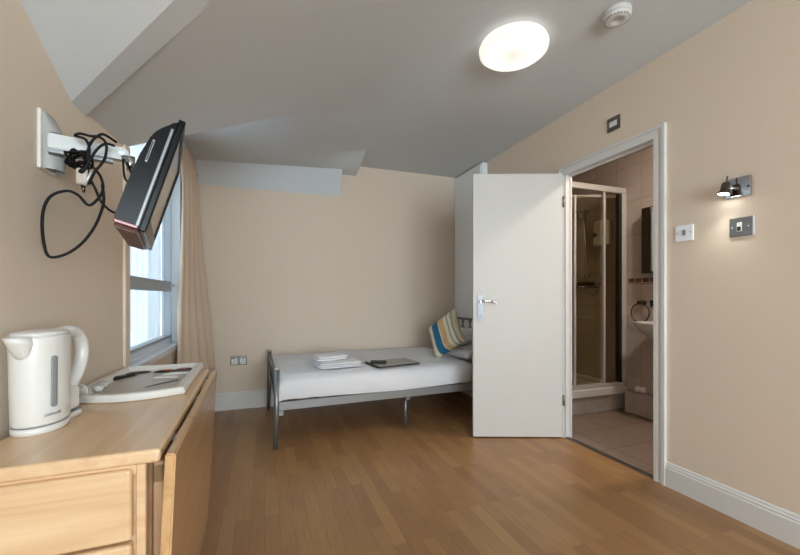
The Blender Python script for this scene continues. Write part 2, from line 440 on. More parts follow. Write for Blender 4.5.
# near plane to the left of the beam, tilting up towards the camera
cc = MB()
C1, C2 = (WX, 1.526, 1.714), (WX, 1.253, 1.843)
B1 = (-.305, 1.245, 1.875); 
B2 = (.80, .25, CZ + .01)
C3 = (WX, -.09, CZ + .01)
cc.poly([(WX, 1.530, 1.714), (.86, .20, CZ + .01), C3]); cc.poly([(.86, .20, CZ + .01), B2, C3]); cc.poly([C3, B2, (2.27, -1.0, CZ + .01), (2.27, FY, CZ + .01), (WX, FY, CZ + .01)])
struct('ceiling_near_slope', cc, 'ceil', fix=False)
# plaster-covered roof beam between the two slopes
bm_ = MB()
s0, s1 = V(WX, 1.530, 1.714), V(WX, 1.625, 1.708)
e0, e1 = V(.86, .20, CZ + .01), V(.86, .36, CZ + .0)
bm_.prism([tuple(s0), tuple(s1), (WX, 1.62, 1.80), (WX, 1.545, 1.82)], (0, 0, 0)) if False else None
q = [s0, s1, s1 + V(0, .01, .12), s0 + V(0, .01, .16)]; r_ = [e0, e1, e1 + V(0, 0, .12), e0 + V(0, 0, .12)]
va = [bm_._v(p) for p in q]; vb = [bm_._v(p) for p in r_]
for i in range(4): bm_.b.faces.new((va[i], va[(i + 1) % 4], vb[(i + 1) % 4], vb[i]))
bm_.b.faces.new(va[::-1]); bm_.b.faces.new(vb)
struct('trim_roof_beam', bm_, 'ceil')
# light-tight shell above the slopes
sh = MB(); sh.box(WX - .2, RX + .05, FY - .1, BY + .1, 2.70, 2.75); struct('ceiling_roof_deck', sh, 'ceil')

def skirting(mb, p0, p1, h, inward, t=.016):
    p0, p1, i = Vector(p0), Vector(p1), Vector(inward)
    prof = [(0, 0), (t, 0), (t, h * .76), (t * .75, h * .79), (t * .78, h * .86), (t * .45, h * .90), (t * .4, h * .96), (t * .1, h), (0, h)]
    mb.prism([p0 + i * a + V(0, 0, z) for a, z in prof], p1 - p0)
sk = MB(); skirting(sk, (WX, BY, 0), (2.087, BY, 0), .163, (0, -1, 0)); struct('baseboard_back', sk, 'white')
sk = MB(); skirting(sk, (RX, FY, 0), (RX, 1.497, 0), .137, (-1, 0, 0), .018); struct('baseboard_right', sk, 'white')
sk = MB(); skirting(sk, (RX, 2.313, 0), (RX, 3.32, 0), .137, (-1, 0, 0), .018); struct('baseboard_right_far', sk, 'white')
sk = MB(); skirting(sk, (WX, FY, 0), (WX, BY, 0), .137, (1, 0, 0)); struct('baseboard_left', sk, 'white')

# door frame: stepped architrave around the opening plus the lining
ar = MB()
def arch(y0, y1, z0, z1, t): ar.box(RX - t, RX, y0, y1, z0, z1, .002, 1)
for (w0, w1, t) in ((0, .018, .022), (.018, .045, .014), (.045, .066, .018)):
    # w measured from the outer edge towards the opening
    yn, yf, zt = 1.492, 2.310, 2.060
    ar.box(RX - t, RX + .001, yn + w0, yn + w1, 0, zt - w0)
    ar.box(RX - t, RX + .001, yf - w1 * .7, yf - w0 * .7, 0, zt - w0)
    ar.box(RX - t, RX + .001, yn + w1, yf - w1 * .7, zt - w1, zt - w0)
struct('trim_1', ar, 'white')
li = MB()
li.box(RX - .004, RX + .055, 1.545, 1.566, 0, 2.0); li.box(RX - .004, RX + .055, 2.250, 2.270, 0, 2.0); li.box(RX - .004, RX + .055, 1.545, 2.270, 1.995, 2.018)
li.box(RX + .035, RX + .05, 1.566, 1.574, 0, 1.995); li.box(RX + .035, RX + .05, 2.243, 2.250, 0, 1.995); li.box(RX + .035, RX + .05, 1.566, 2.250, 1.985, 1.995)
struct('trim_2', li, 'white')
th = MB().box(RX - .006, RX + .03, 1.566, 2.250, 0, .008, .003, 1); struct('trim_3', th, 'brushed')

# full-height white panelled boxing in the far right corner
bx = thing('cupboard', (2.12, 3.61, 0), 'full-height white built-in cupboard in the far corner behind the bed head', 'cupboard')
MB().box(2.087, RX - .001, 3.32, BY - .001, 0, CZ - .012).build('body', 'cupw', bx)
MB().box(2.076, 2.088, 3.335, BY - .012, 1.085, CZ - .03, .002, 1).build('door', 'cupw', bx)
MB().box(2.076, 2.088, 3.335, BY - .012, .17, 1.075, .002, 1).build('door', 'cupw', bx)

# window in the left wall
wn = thing('window_1', (WX - .08, 2.64, .73), None, None); wn['kind'] = 'structure'
WZ0, WZ1, WY0, WY1, GX = .73, 2.28, 2.06, 3.22, -.685
fr = MB()
fr.box(GX - .03, GX + .03, WY0, WY0 + .06, WZ0, WZ1, .004, 1); fr.box(GX - .03, GX + .03, WY1 - .045, WY1, WZ0, WZ1, .004, 1)
fr.box(GX - .03, GX + .03, WY0, WY1, WZ0, WZ0 + .045, .004, 1); fr.box(GX - .03, GX + .03, WY0, WY1, WZ1 - .05, WZ1, .004, 1)
fr.build('window_frame', 'upvc', wn)
rl = MB(); rl.box(GX - .02, GX + .036, WY0 + .05, WY1 - .04, 1.110, 1.165, .005, 1)
rl.build('window_rail', 'greyframe', wn)
b2 = MB()
for z0, z1 in ((WZ0 + .045, 1.112), (1.163, WZ1 - .05)):
    b2.box(GX - .01, GX + .034, WY1 - .062, WY1 - .044, z0, z1); b2.box(GX - .01, GX + .034, WY0 + .06, WY0 + .08, z0, z1)
    b2.box(GX - .01, GX + .034, WY0 + .06, WY1 - .044, z0, z0 + .018)
b2.build('window_bead', 'greyframe', wn)
MB().box(GX - .006, GX, WY0 + .06, WY1 - .045, WZ0 + .045, WZ1 - .05).build('window_pane', 'winglass', wn)
la = MB(); la.tube([(GX + .036, 3.10, 1.15), (GX + .05, 3.10, 1.15), (GX + .056, 3.15, 1.155)], .006); la.build('window_latch', 'alu', wn)
si = MB(); si.box(GX + .03, WX + .012, WY0, WY1, .695, .735, .006, 2); si.build('window_sill', 'upvc', wn)
rv = MB(); rv.box(GX - .02, WX + .001, WY1 - .012, WY1 + .0, .73, WZ1); rv.box(GX - .02, WX + .001, WY0, WY0 + .012, .73, WZ1)
rv.build('window_reveal', 'upvc', wn)
tr = MB(); tr.box(WX - .001, WX + .012, 2.0, 2.062, .73, 1.76, .003, 1); struct('trim_4', tr, 'cream_trim')
# net curtain behind the glass
def sheer(u, v):
    y = WY0 + .016 + u * 1.128; z = .72 + v * 1.57
    return (-.736 + .006 * math.sin(u * 52 + math.sin(u * 9)) + .006 * math.sin(u * 101 + 1) + .008 * noise.noise(V(u * 14, v * 1.5, 0)), y, z)
rebase(tag(MB().grid(sheer, 150, 8).build('net_curtain', 'sheer'), 'sheer white net curtain hanging in folds behind the window glass', 'curtain'))

# made-up window behind the camera, added for even daylight
w2 = thing('window_added_rear', (.85, FY - .05, .7), None, None); w2['kind'] = 'structure'
f2 = MB()
for x0, x1 in ((-.35, -.29), (.77, .83), (1.89, 1.95)): f2.box(x0, x1, FY - .08, FY - .03, .4, 2.3, .004, 1)
f2.box(-.35, 1.95, FY - .08, FY - .03, .4, .46, .004, 1); f2.box(-.35, 1.95, FY - .08, FY - .03, 2.24, 2.3, .004, 1)
f2.build('window_frame', 'upvc', w2)
MB().box(-.3, 1.9, FY - .06, FY - .054, .45, 2.25).build('window_pane', 'winglass', w2)

# ------------------------------------------------------------------ BATHROOM SHELL
struct('floor_bathroom', MB().box(RX + .03, XE + .1, .9, 3.5, -.03, .0), 'tilefloor')
struct('wall_bathroom_end', MB().box(XE, XE + .1, .9, 3.6, -.03, 2.6), 'tilewally')
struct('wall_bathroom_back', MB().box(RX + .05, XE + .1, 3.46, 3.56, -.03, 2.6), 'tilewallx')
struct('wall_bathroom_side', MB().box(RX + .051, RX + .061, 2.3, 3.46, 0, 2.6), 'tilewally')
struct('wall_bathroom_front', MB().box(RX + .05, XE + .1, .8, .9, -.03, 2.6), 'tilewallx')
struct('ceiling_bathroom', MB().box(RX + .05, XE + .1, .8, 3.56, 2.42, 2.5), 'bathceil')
lg = MB(); lg.box(3.165, XE, .9, SY - .05, 0, .20, .004, 1); struct('trim_5', lg, 'tilewally')
dc = MB(); dc.box(XE - .006, XE, .9, SY - .02, 1.19, 1.245); struct('trim_6', dc, 'decor')

# shower tray on its tiled plinth
st = thing('shower_tray', (2.75, 3.05, 0), 'white shower tray on a marble tiled plinth in the bathroom', 'shower tray')
MB().box(RX + .065, XE - .002, SY + .01, 3.455, 0, .155, .003, 1).build('plinth', 'plinth', st)
tb = MB()
tb.box(RX + .065, XE - .002, SY - .012, SY + .09, .155, .228, .01, 3); tb.box(RX + .065, XE - .002, 3.38, 3.455, .155, .228, .01, 3)
tb.box(RX + .065, RX + .2, SY, 3.455, .155, .228, .01, 3); tb.box(XE - .07, XE - .002, SY, 3.455, .155, .228, .01, 3); tb.box(RX + .07, XE - .01, SY, 3.45, .155, .185)
for k in range(9): tb.box(RX + .24 + k * .09, RX + .28 + k * .09, SY + .12, 3.34, .18, .192, .004, 1)
tb.build('basin', 'acrylic', st)
# enclosure
se = thing('shower_enclosure', (2.75, SY + .03, .228), 'framed sliding glass shower screen with silver posts in the bathroom', 'shower screen')
MB().box(RX + .07, XE - .004, SY - .0, SY + .05, 2.055, 2.11, .004, 1).build('top_rail', 'alu', se)
MB().box(RX + .07, XE - .004, SY + .005, SY + .05, .228, .262, .004, 1).build('bottom_rail', 'alu', se)
MB().box(3.165, 3.195, SY, SY + .05, .262, 2.055, .003, 1).build('post', 'blackmatte', se)
MB().box(3.195, XE - .006, SY - .004, SY + .05, .262, 2.055, .008, 2).build('post', 'alu', se)
pn = MB().box(2.985, 3.17, SY + .012, SY + .018, .262, 2.055).build('fixed_panel', 'showerglass', se)
MB().box(2.974, 2.994, SY + .004, SY + .026, .262, 2.055, .002, 1).build('stile', 'alu', se)
dr = MB().box(2.66, 2.96, SY + .034, SY + .040, .27, 2.0).build('sliding_door', 'showerglass', se)
MB().box(2.645, 2.667, SY + .028, SY + .046, .262, 2.0, .002, 1).build('stile', 'alu', se)
MB().tube(spline([(2.60, SY + .06, 1.99), (2.75, SY + .055, 2.0), (2.95, SY + .05, 2.02), (3.16, SY + .048, 2.03)]), .014).build('door_track', 'alu', se)
hd = MB(); hd.tube([(2.64, SY - .01, 1.16), (2.88, SY - .01, 1.16)], .009); hd.tube([(2.665, SY - .01, 1.16), (2.665, SY + .036, 1.16)], .006); hd.tube([(2.86, SY - .01, 1.16), (2.86, SY + .036, 1.16)], .006)
hd.build('towel_bar', 'dark_metal', se)
# electric shower and riser
es = thing('electric_shower', (XE, 2.9, 1.3), 'white electric shower unit with riser rail and hand shower behind the glass screen', 'shower')
MB().box(XE - .095, XE - .002, 2.795, 2.955, 1.585, 1.845, .02, 3).build('casing', 'acrylic', es)
MB().tube([(XE - .095, 2.92, 1.70), (XE - .112, 2.92, 1.70)], .024, 20).build('dial', 'brushed', es)
rr = MB(); rr.tube([(XE - .06, 3.08, 1.28), (XE - .06, 3.08, 2.0)], .009); rr.tube([(XE - .002, 3.08, 1.30), (XE - .07, 3.08, 1.30)], .012); rr.tube([(XE - .002, 3.08, 1.98), (XE - .07, 3.08, 1.98)], .012)
rr.build('riser_rail', 'chrome', es)
hh = MB(); hh.tube([(XE - .07, 3.08, 1.88), (XE - .15, 3.07, 1.95)], .012); hh.lathe([(0, 0), (.048, .002), (.042, .02), (.015, .035), (0, .036)], T=Matrix.Translation((XE - .18, 3.07, 1.935)) @ Matrix.Rotation(R(-20), 4, 'Y'))
hh.build('hand_shower', 'chrome', es)
MB().tube(spline([(XE - .05, 2.83, 1.585), (XE - .07, 2.86, 1.3), (XE - .08, 2.95, 1.08), (XE - .09, 3.03, 1.3), (XE - .075, 3.075, 1.87)]), .006).build('hose', 'chrome', es)
sd = thing('soap_basket', (XE, 3.04, 1.17), 'small dark wire soap shelf on the shower wall below the riser rail', 'soap shelf')
sb = MB(); sb.tube([(XE - .002, 2.93, 1.20), (XE - .1, 2.93, 1.20), (XE - .1, 3.15, 1.20), (XE - .002, 3.15, 1.20)], .005)
for k in range(5): sb.tube([(XE - .1, 2.96 + k * .04, 1.20), (XE - .002, 2.96 + k * .04, 1.20)], .003)
sb.build('rack', 'dark_metal', sd); MB().box(XE - .105, XE - .1, 2.92, 3.16, 1.175, 1.225).build('front_rail', 'dark_metal', sd)
# towel ring on end wall
tr_ = thing('towel_ring', (XE, 2.49, .93), 'round chrome towel ring on the bathroom wall above the basin edge', 'towel ring')
MB().box(XE - .03, XE - .001, 2.44, 2.52, 1.0, 1.035, .005, 2).build('bracket', 'dark_metal', tr_)
MB().tube([(XE - .03, 2.485 + .088 * math.cos(t * math.pi / 16), .925 + .088 * math.sin(t * math.pi / 16)) for t in range(32)], .0055, 8, closed=True).build('ring', 'dark_metal', tr_)
th_ = thing('towel_hook', (XE, 2.37, 1.0), 'square chrome hook right of the towel ring in the bathroom', 'hook')
MB().box(XE - .02, XE - .001, 2.31, 2.40, 1.0, 1.04, .004, 2).build('plate', 'dark_metal', th_)
MB().tube([(XE - .02, 2.37, 1.0), (XE - .045, 2.37, .985), (XE - .05, 2.37, 1.01)], .007).build('hook', 'dark_metal', th_)
# basin
ba = thing('washbasin', (3.1, 2.22, .6), 'white wall-hung washbasin seen at the right edge of the bathroom doorway', 'basin')
bs = MB(); bs.lathe([(.0, .70), (.10, .70), (.19, .74), (.27, .80), (.30, .845), (.30, .855), (.28, .857), (.24, .84), (.15, .76), (0, .74)], c=(XE - .155, 2.13, 0), sx=.55, sy=1)
bs.box(XE - .12, XE - .002, 1.90, 2.36, .79, .852, .02, 3); bs.build('bowl', 'acrylic', ba)
MB().tube(spline([(XE - .05, 2.13, .85), (XE - .05, 2.13, .93), (XE - .12, 2.13, .94), (XE - .15, 2.13, .91)]), .012).build('tap', 'chrome', ba)
MB().tube([(XE - .1, 2.13, .72), (XE - .1, 2.13, .4), (XE - .002, 2.13, .4)], .018).build('waste_pipe', 'acrylic', ba)
# mirror cabinet
mc = thing('mirror_cabinet', (XE - .05, 2.2, 1.3), 'dark mirrored cabinet on the bathroom wall seen past the door frame', 'cabinet')
MB().box(XE - .1, XE - .001, 1.95, 2.42, 1.28, 1.86, .003, 1).build('body', 'dark_metal', mc)
for y0, y1 in ((1.955, 2.24), (2.245, 2.33)): MB().box(XE - .112, XE - .1, y0, y1, 1.29, 1.85, .002, 1).build('door', 'mirror', mc)
# folded cloth on ledge
cl_ = MB(); cl_.grid(lambda u, v: (3.215 + .04 * (math.sin(math.pi * u) ** .5) * math.cos(2 * math.pi * v), 2.47 + .10 * (u - .5), .201 + .028 * (math.sin(math.pi * u) ** .5) * (1 + math.sin(2 * math.pi * v)) * (1 + .3 * math.sin(u * 9))), 16, 16)
rebase(tag(cl_.build('floor_cloth', 'towel', weld=True), 'crumpled white cloth lying on the low tiled ledge in the bathroom', 'cloth'))
# lamp added out of view to brighten the bathroom
bl = thing('added_bathroom_lamp', (2.72, 1.5, 2.40), 'small round lamp added out of view to brighten the bathroom', 'lamp')
MB().lathe([(0, 2.42), (.11, 2.42), (.11, 2.40), (.08, 2.375), (0, 2.37)], c=(2.72, 1.5, 0)).build('added_lamp_shade', 'addedbathlamp', bl)

# ------------------------------------------------------------------ DOOR (open)
HX, HY_, EX, EY = 2.118, 2.252, 1.487, 2.490
dvec = V(EX - HX, EY - HY_, 0); DW = dvec.length; ang = math.atan2(dvec.y, dvec.x)
# local: +x from the hinge to the free edge, camera side is local +y
TD = Matrix.Translation((HX, HY_, 0)) @ Matrix.Rotation(ang, 4, 'Z')
dd = thing('door', (HX, HY_, 0.01), 'plain white flush interior door standing open in front of the bed head', 'door')
MB(TD).box(0, DW, -.04, 0, .010, 2.005, .002, 1).build('door_leaf', 'doorw', dd)
def handle(sgn, y0):
    bp = MB(TD); cx = DW - .055
    t = bmesh.new(); n = 12; ps = []
    for k in range(n + 1): a = math.pi * k / n; ps.append((cx + .021 * math.cos(a), 1.075 + .021 * math.sin(a)))
    for k in range(n + 1): a = math.pi + math.pi * k / n; ps.append((cx + .021 * math.cos(a), .915 + .021 * math.sin(a)))
    bp.prism([(x, y0, z) for x, z in ps], (0, sgn * .008, 0)); t.free()
    h = bp.build('handle_plate', 'platesteel', dd)
    lv = MB(TD)
    lv.tube([(cx, y0 + sgn * .006, 1.035), (cx, y0 + sgn * .045, 1.035)], .010, 14)
    lv.tube(spline([(cx, y0 + sgn * .045, 1.035), (cx - .03, y0 + sgn * .05, 1.040), (cx - .07, y0 + sgn * .048, 1.040), (cx - .115, y0 + sgn * .045, 1.026)], 6), [.010] * 7 + [.009] * 6 + [.007] * 6, 12)
    lv.build('lever', 'chrome', h)
    for z in (1.075, .93): MB(TD).tube([(cx, y0 + sgn * .007, z), (cx, y0 + sgn * .010, z)], .004, 10).build('screw', 'dark_metal', h)
handle(1, 0); handle(-1, -.04)
hg = None
for z in (.25, 1.75):
    g = MB(TD); g.tube([(-.006, .002, z), (-.006, .002, z + .08)], .007, 10); g.build('hinge', 'brushed', dd)

# ------------------------------------------------------------------ CURTAIN
def curtain(u, v):
    # u along the gathered width, v from top (0) to bottom (1)
    top = V(-.572, 3.08, 2.20); topw = V(.025, .40, -.02)
    bot = V(-.565, 2.93, .42); botw = V(.105, .80, 0)
    a = top + topw * u; b = bot + botw * u
    vv = v ** .8
    p = a.lerp(b, vv)
    am = .010 + .022 * vv
    p.x += am * math.sin(u * 27 + .6 * math.sin(v * 3)) + .012 * math.sin(v * 5 + u * 3)
    p.y += .012 * vv * math.cos(u * 27 + 1.2)
    p.z = a.z + (b.z - a.z) * v
    return p
cu = thing('curtain', (-.52, 3.4, .42), 'long beige cloth curtain gathered at the far side of the window', 'curtain')
c1 = MB().grid(curtain, 90, 40).build('drape', 'curtain', cu)
md = c1.modifiers.new('thickness', 'SOLIDIFY'); md.thickness = .004
cr_ = thing('curtain_rail', (-.575, 2.7, 2.2), 'thin white curtain rail above the window', 'curtain rail')
MB().tube([(-.57, 1.98, 2.205), (-.57, 3.56, 2.205)], .008).build('rod', 'white', cr_)
for y in (3.52, 2.1): MB().tube([(-.6, y, 2.205), (-.57, y, 2.205)], .012).build('bracket', 'brushed', cr_)
hk = MB(); hk.lathe([(0, -.012), (.01, -.008), (.013, 0), (.01, .008), (0, .012)], c=(-.548, 3.60, 2.11)); hk.tube([(-.6, 3.60, 2.11), (-.55, 3.60, 2.11)], .004)
rebase(tag(hk.build('wall_hook', 'brushed'), 'small metal tie-back hook on the wall beside the curtain top', 'hook'))

# ------------------------------------------------------------------ DROP-LEAF DESK
DR = R(1.5)
DC = V(-.215, .945, 0)
TT = Matrix.Translation(DC) @ Matrix.Rotation(DR, 4, 'Z')   # local origin: near right corner of the top; -x to the wall, +y away
DL, DWI, TZ = .985, .356, .74
dk = thing('drop_leaf_desk', (-.4, 1.43, 0), 'pale pine drop-leaf desk with drawers against the left wall', 'desk')
t = MB(TT); t.box(-DWI, 0, 0, DL, TZ - .03, TZ, .007, 3); t.build('desk_top', 'pine', dk)
c = MB(TT)
c.box(-DWI + .01, -.028, .02, .035, .02, TZ - .031)            # end panel behind drawers
c.box(-.046, -.028, .006, .46, 0, TZ - .031, .002, 1)           # right side stile and side
c.box(-DWI + .01, -DWI + .03, .006, DL - .03, 0, TZ - .031)
c.box(-DWI + .01, -.028, DL - .06, DL - .03, 0, TZ - .031)
c.box(-DWI + .03, -.046, .008, .03, TZ - .05, TZ - .031)
c.build('carcass', 'pinex', dk)
for z0, z1 in ((.552, .704), (.392, .545), (.232, .385), (.072, .225)):
    d_ = MB(TT); d_.box(-DWI + .034, -.052, -.004, .02, z0, z1, .007, 3)
    do = d_.build('drawer', 'pinex', dk)
gl = MB(TT)
gl.box(-.026, -.004, .06, .10, .0, TZ - .05, .003, 1)
gl.box(-.026, -.004, .06, .60, TZ - .10, TZ - .055, .003, 1); gl.box(-.026, -.004, .06, .60, .08, .125, .003, 1); gl.box(-.026, -.004, .56, .60, .0, TZ - .05, .003, 1)
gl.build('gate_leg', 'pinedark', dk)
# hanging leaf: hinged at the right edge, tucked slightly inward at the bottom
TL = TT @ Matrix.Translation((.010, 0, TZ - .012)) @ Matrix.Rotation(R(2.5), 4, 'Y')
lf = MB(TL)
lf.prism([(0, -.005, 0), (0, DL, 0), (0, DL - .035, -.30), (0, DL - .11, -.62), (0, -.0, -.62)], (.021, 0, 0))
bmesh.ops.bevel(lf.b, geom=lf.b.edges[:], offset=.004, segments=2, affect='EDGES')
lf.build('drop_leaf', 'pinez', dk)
for y in (.12, .50, .86): MB(TT).box(-.004, .012, y, y + .03, TZ - .024, TZ - .018).build('hinge', 'brushed', dk)

# ------------------------------------------------------------------ KETTLE
KX, KY = -.527, 1.195
ka = R(83)
TK = Matrix.Translation((KX, KY, TZ)) @ Matrix.Rotation(ka, 4, 'Z')   # local +x towards the handle
kt = thing('kettle', (KX, KY, TZ), 'white plastic jug kettle with grey water gauge at the near end of the desk', 'kettle')
kb = MB(TK)
def sect(h, a, b, off=0, tail=0):
    return [(off + (a + (tail if math.cos(t) > .6 else 0)) * math.cos(t), b * math.sin(t), h) for t in [2 * math.pi * k / 48 for k in range(48)]]
def loft(mb, secs, cap=True):
    rg = [[mb._v(p) for p in s] for s in secs]; n = len(rg[0])
    for a, b in zip(rg, rg[1:]):
        for k in range(n):
            f = mb.b.faces.new((a[k], a[(k + 1) % n], b[(k + 1) % n], b[k])); f.smooth = True
    if cap: mb.b.faces.new(rg[0][::-1]); mb.b.faces.new(rg[-1])
def eg(h, a, b, off=0):   # egg section: round body, narrower at the handle
    out = []
    for k in range(48):
        t = 2 * math.pi * k / 48
        out.append((off + a * math.cos(t), b * math.sin(t) * (1 - .12 * math.cos(t)), h))
    return out
loft(kb, [eg(0, .068, .046), eg(.004, .071, .049), eg(.018, .071, .049)])
kb.box(.04, .112, -.030, .026, 0, .018, .008, 2)
kb.build('power_base', 'kettle', kt)
ln = MB(TK); loft(ln, [eg(.018, .069, .047), eg(.0215, .069, .047)]); ln.box(.042, .110, -.028, .024, .018, .0215); ln.build('seam', 'line', kt)
bd = MB(TK)
loft(bd, [eg(.0215, .070, .048), eg(.026, .0712, .0490), eg(.10, .0722, .0500, -.001), eg(.18, .0732, .0508, -.002), eg(.228, .0738, .0512, -.003), eg(.236, .0725, .0502, -.003)])
bd.box(.045, .108, -.026, .022, .0215, .085, .010, 3)
bd.build('body', 'kettle', kt)
ld = MB(TK); loft(ld, [eg(.236, .0715, .0495, -.003), eg(.243, .066, .049, -.003), eg(.247, .048, .036, -.003), eg(.249, .02, .016, -.003)]); ld.build('lid', 'kettle', kt)
sp = MB(TK)
loft(sp, [[(-.060 - .006 + .0 * math.cos(t), .030 * math.sin(t) * .2, .170 + .004 * math.cos(t)) for t in [2 * math.pi * k / 16 for k in range(16)]],
          [(-.070 + .012 * math.cos(t), .018 * math.sin(t), .195) for t in [2 * math.pi * k / 16 for k in range(16)]],
          [(-.074 + .026 * math.cos(t), .024 * math.sin(t), .220) for t in [2 * math.pi * k / 16 for k in range(16)]],
          [(-.082 + .032 * math.cos(t), .022 * math.sin(t), .237 ) for t in [2 * math.pi * k / 16 for k in range(16)]]])
sp.build('spout', 'kettle', kt)
hp = spline([(.050, 0, .232), (.090, 0, .238), (.135, 0, .226), (.160, 0, .192), (.158, 0, .150), (.136, 0, .112), (.106, 0, .085), (.090, 0, .060)], 6)
MB(TK).tube(hp, [.015] * 6 + [.0175] * 24 + [.0185] * (len(hp) - 30), 16, flat=.9).build('handle', 'kettle', kt)
# gauge on the camera-facing side of the body
def sidept(th, h, out=0):
    r = .0705 - .0 * h; f = (.236 - h) / .21
    a = .0738 - f * .0020 + out; b = .0512 - f * .0020 + out
    return (a * math.cos(th), b * math.sin(th) * (1 - .12 * math.cos(th)), h)
GT = R(-122)
gg = MB(TK); gs = []
hw = .10
for k in range(41):
    q_ = k / 40; h = .062 + .125 * (.5 - .5 * math.cos(math.pi * q_)); e = min(h - .062, .187 - h)
    gs.append((h, hw * (1 if e >= .006 else math.sqrt(max(0, 1 - ((.006 - e) / .006) ** 2))) + .002))
rows = [[gg._v(sidept(GT + s_ * wd, h, .0012)) for s_ in (-1, -.5, 0, .5, 1)] for h, wd in gs]
for a, b in zip(rows, rows[1:]):
    for k in range(4): f = gg.b.faces.new((a[k], a[k + 1], b[k + 1], b[k])); f.smooth = True
go = gg.build('water_gauge', 'gauge', kt); md = go.modifiers.new('t', 'SOLIDIFY'); md.thickness = .002
# small printed logo, bent onto the body
def text_on(name, txt, size, m, parent, fn):
    cv = bpy.data.curves.new(name, 'FONT'); cv.body = txt; cv.size = size; cv.extrude = .0004; cv.shear = .3; cv.align_x = 'CENTER'
    o = bpy.data.objects.new(name, cv); COL.objects.link(o); bpy.context.view_layer.update()
    me = bpy.data.meshes.new_from_object(o); bpy.data.objects.remove(o)
    base = wloc(parent)
    for v in me.vertices: v.co = fn(v.co) - base
    n = bpy.data.objects.new(name, me); COL.objects.link(n); n.parent = parent; me.materials.clear(); me.materials.append(M[m]); return n
text_on('logo', 'cookworks', .0130, 'line', kt, lambda c: TK @ Vector(sidept(GT - .02 + c.x * .62 / .062, .042 + c.y, .001 + c.z)))

# ------------------------------------------------------------------ TRAY and things on it
ty = thing('tray', (-.42, 1.7, TZ), 'large cream melamine tray with raised pale rim at the window end of the desk', 'tray')
def traypt(u, v):  # u across from the wall to the room, v away
    y = 1.405 + .565 * v + .045 * (1 - v) * (4 * (u - .5) ** 2) * 1.0 - .01 * math.sin(math.pi * u)
    x = -.585 + (.313 + .015 * (1 - v)) * u
    return x - .03 * v * 0, y
def trayz(d):      # d = distance from the edge
    if d < .006: return .012 + .012 * math.sin(d / .006 * math.pi / 2)
    if d < .024: return .024
    if d < .040: return .024 - .018 * (d - .024) / .016
    return .006
nu, nv = 60, 60
us = [0, .01, .02, .05, .075, .1, .125] + [.125 + .75 * k / 10 for k in range(1, 10)] + [.875, .9, .925, .95, .98, .99, 1]
vs_ = [0, .006, .012, .03, .045, .06, .075] + [.075 + .85 * k / 10 for k in range(1, 10)] + [.925, .94, .955, .97, .988, .994, 1]
def trayv(u, v, dz=0):
    x, y = traypt(u, v); d = min(u * .32, (1 - u) * .32, v * .53, (1 - v) * .53)
    return (x, y, TZ + .001 + trayz(d) + dz)
tm = MB(); g = [[tm._v(trayv(u, v)) for v in vs_] for u in us]; g2 = [[tm._v((trayv(u, v)[0], trayv(u, v)[1], TZ + .0005 if min(u, 1 - u, v, 1 - v) > 0.01 else TZ + .004)) for v in vs_] for u in us]
rimf = []
for i in range(len(us) - 1):
    for j in range(len(vs_) - 1):
        d = min((us[i] + us[i + 1]) * .16, (2 - us[i] - us[i + 1]) * .16, (vs_[j] + vs_[j + 1]) * .265, (2 - vs_[j] - vs_[j + 1]) * .265)
        f = tm.b.faces.new((g[i][j], g[i + 1][j], g[i + 1][j + 1], g[i][j + 1])); f.material_index = 0 if d > .04 else 1
        f = tm.b.faces.new((g2[i][j], g2[i][j + 1], g2[i + 1][j + 1], g2[i + 1][j])); f.material_index = 1
def ringf(a, b):
    f = tm.b.faces.new((a[0], a[1], b[1], b[0])); f.material_index = 1
nU, nV = len(us), len(vs_)
for i in range(nU - 1): ringf((g[i][0], g[i + 1][0]), (g2[i][0], g2[i + 1][0])); ringf((g[i][nV-1], g[i + 1][nV-1]), (g2[i][nV-1], g2[i + 1][nV-1]))
for j in range(nV - 1): ringf((g[0][j], g[0][j + 1]), (g2[0][j], g2[0][j + 1])); ringf((g[nU-1][j], g[nU-1][j + 1]), (g2[nU-1][j], g2[nU-1][j + 1]))
tm.build('tray_body', ['tray', 'trayrim'], ty)
TF = TZ + .007
# glass tumbler lying behind the kettle
gm = glass('clear_glass', 'f4f6f6'); M['tumbler'] = gm
tg = thing('tumbler', (-.50, 1.50, TF), 'clear tumbler lying on its side on the tray behind the kettle handle', 'glass')
Tt = Matrix.Translation((-.562, 1.385, TF + .026)) @ Matrix.Rotation(R(82), 4, 'Z') @ Matrix.Rotation(R(90), 4, 'Y')
MB(Tt).lathe([(0, 0), (.019, 0), (.021, .005), (.0235, .075), (.0225, .075), (.019, .008), (0, .005)]).build('glass_body', 'tumbler', tg)
MB(Tt).lathe([(.0222, .066), (.0250, .066), (.0250, .076), (.0222, .076), (.0222, .066)]).build('glass_rim', 'kettle', tg)
def pot(x, y, lab, z=TF):
    o = thing('milk_pot', (x, y, z), lab, 'milk pot', 'milk pots on the tray')
    MB().lathe([(0, 0), (.0125, 0), (.0165, .019), (0, .019)], c=(x, y, z + .0005), n=24).build('cup', 'kettle', o)
    MB().lathe([(0, .0), (.0185, .0), (.0185, .0015), (0, .0015)], c=(x, y, z + .0200), n=24).build('foil_lid', 'alu', o)
pot(-.535, 1.555, 'small white milk pot on the tray, nearest to the kettle')
pot(-.540, 1.605, 'small white milk pot on the tray, just behind the nearer pot')
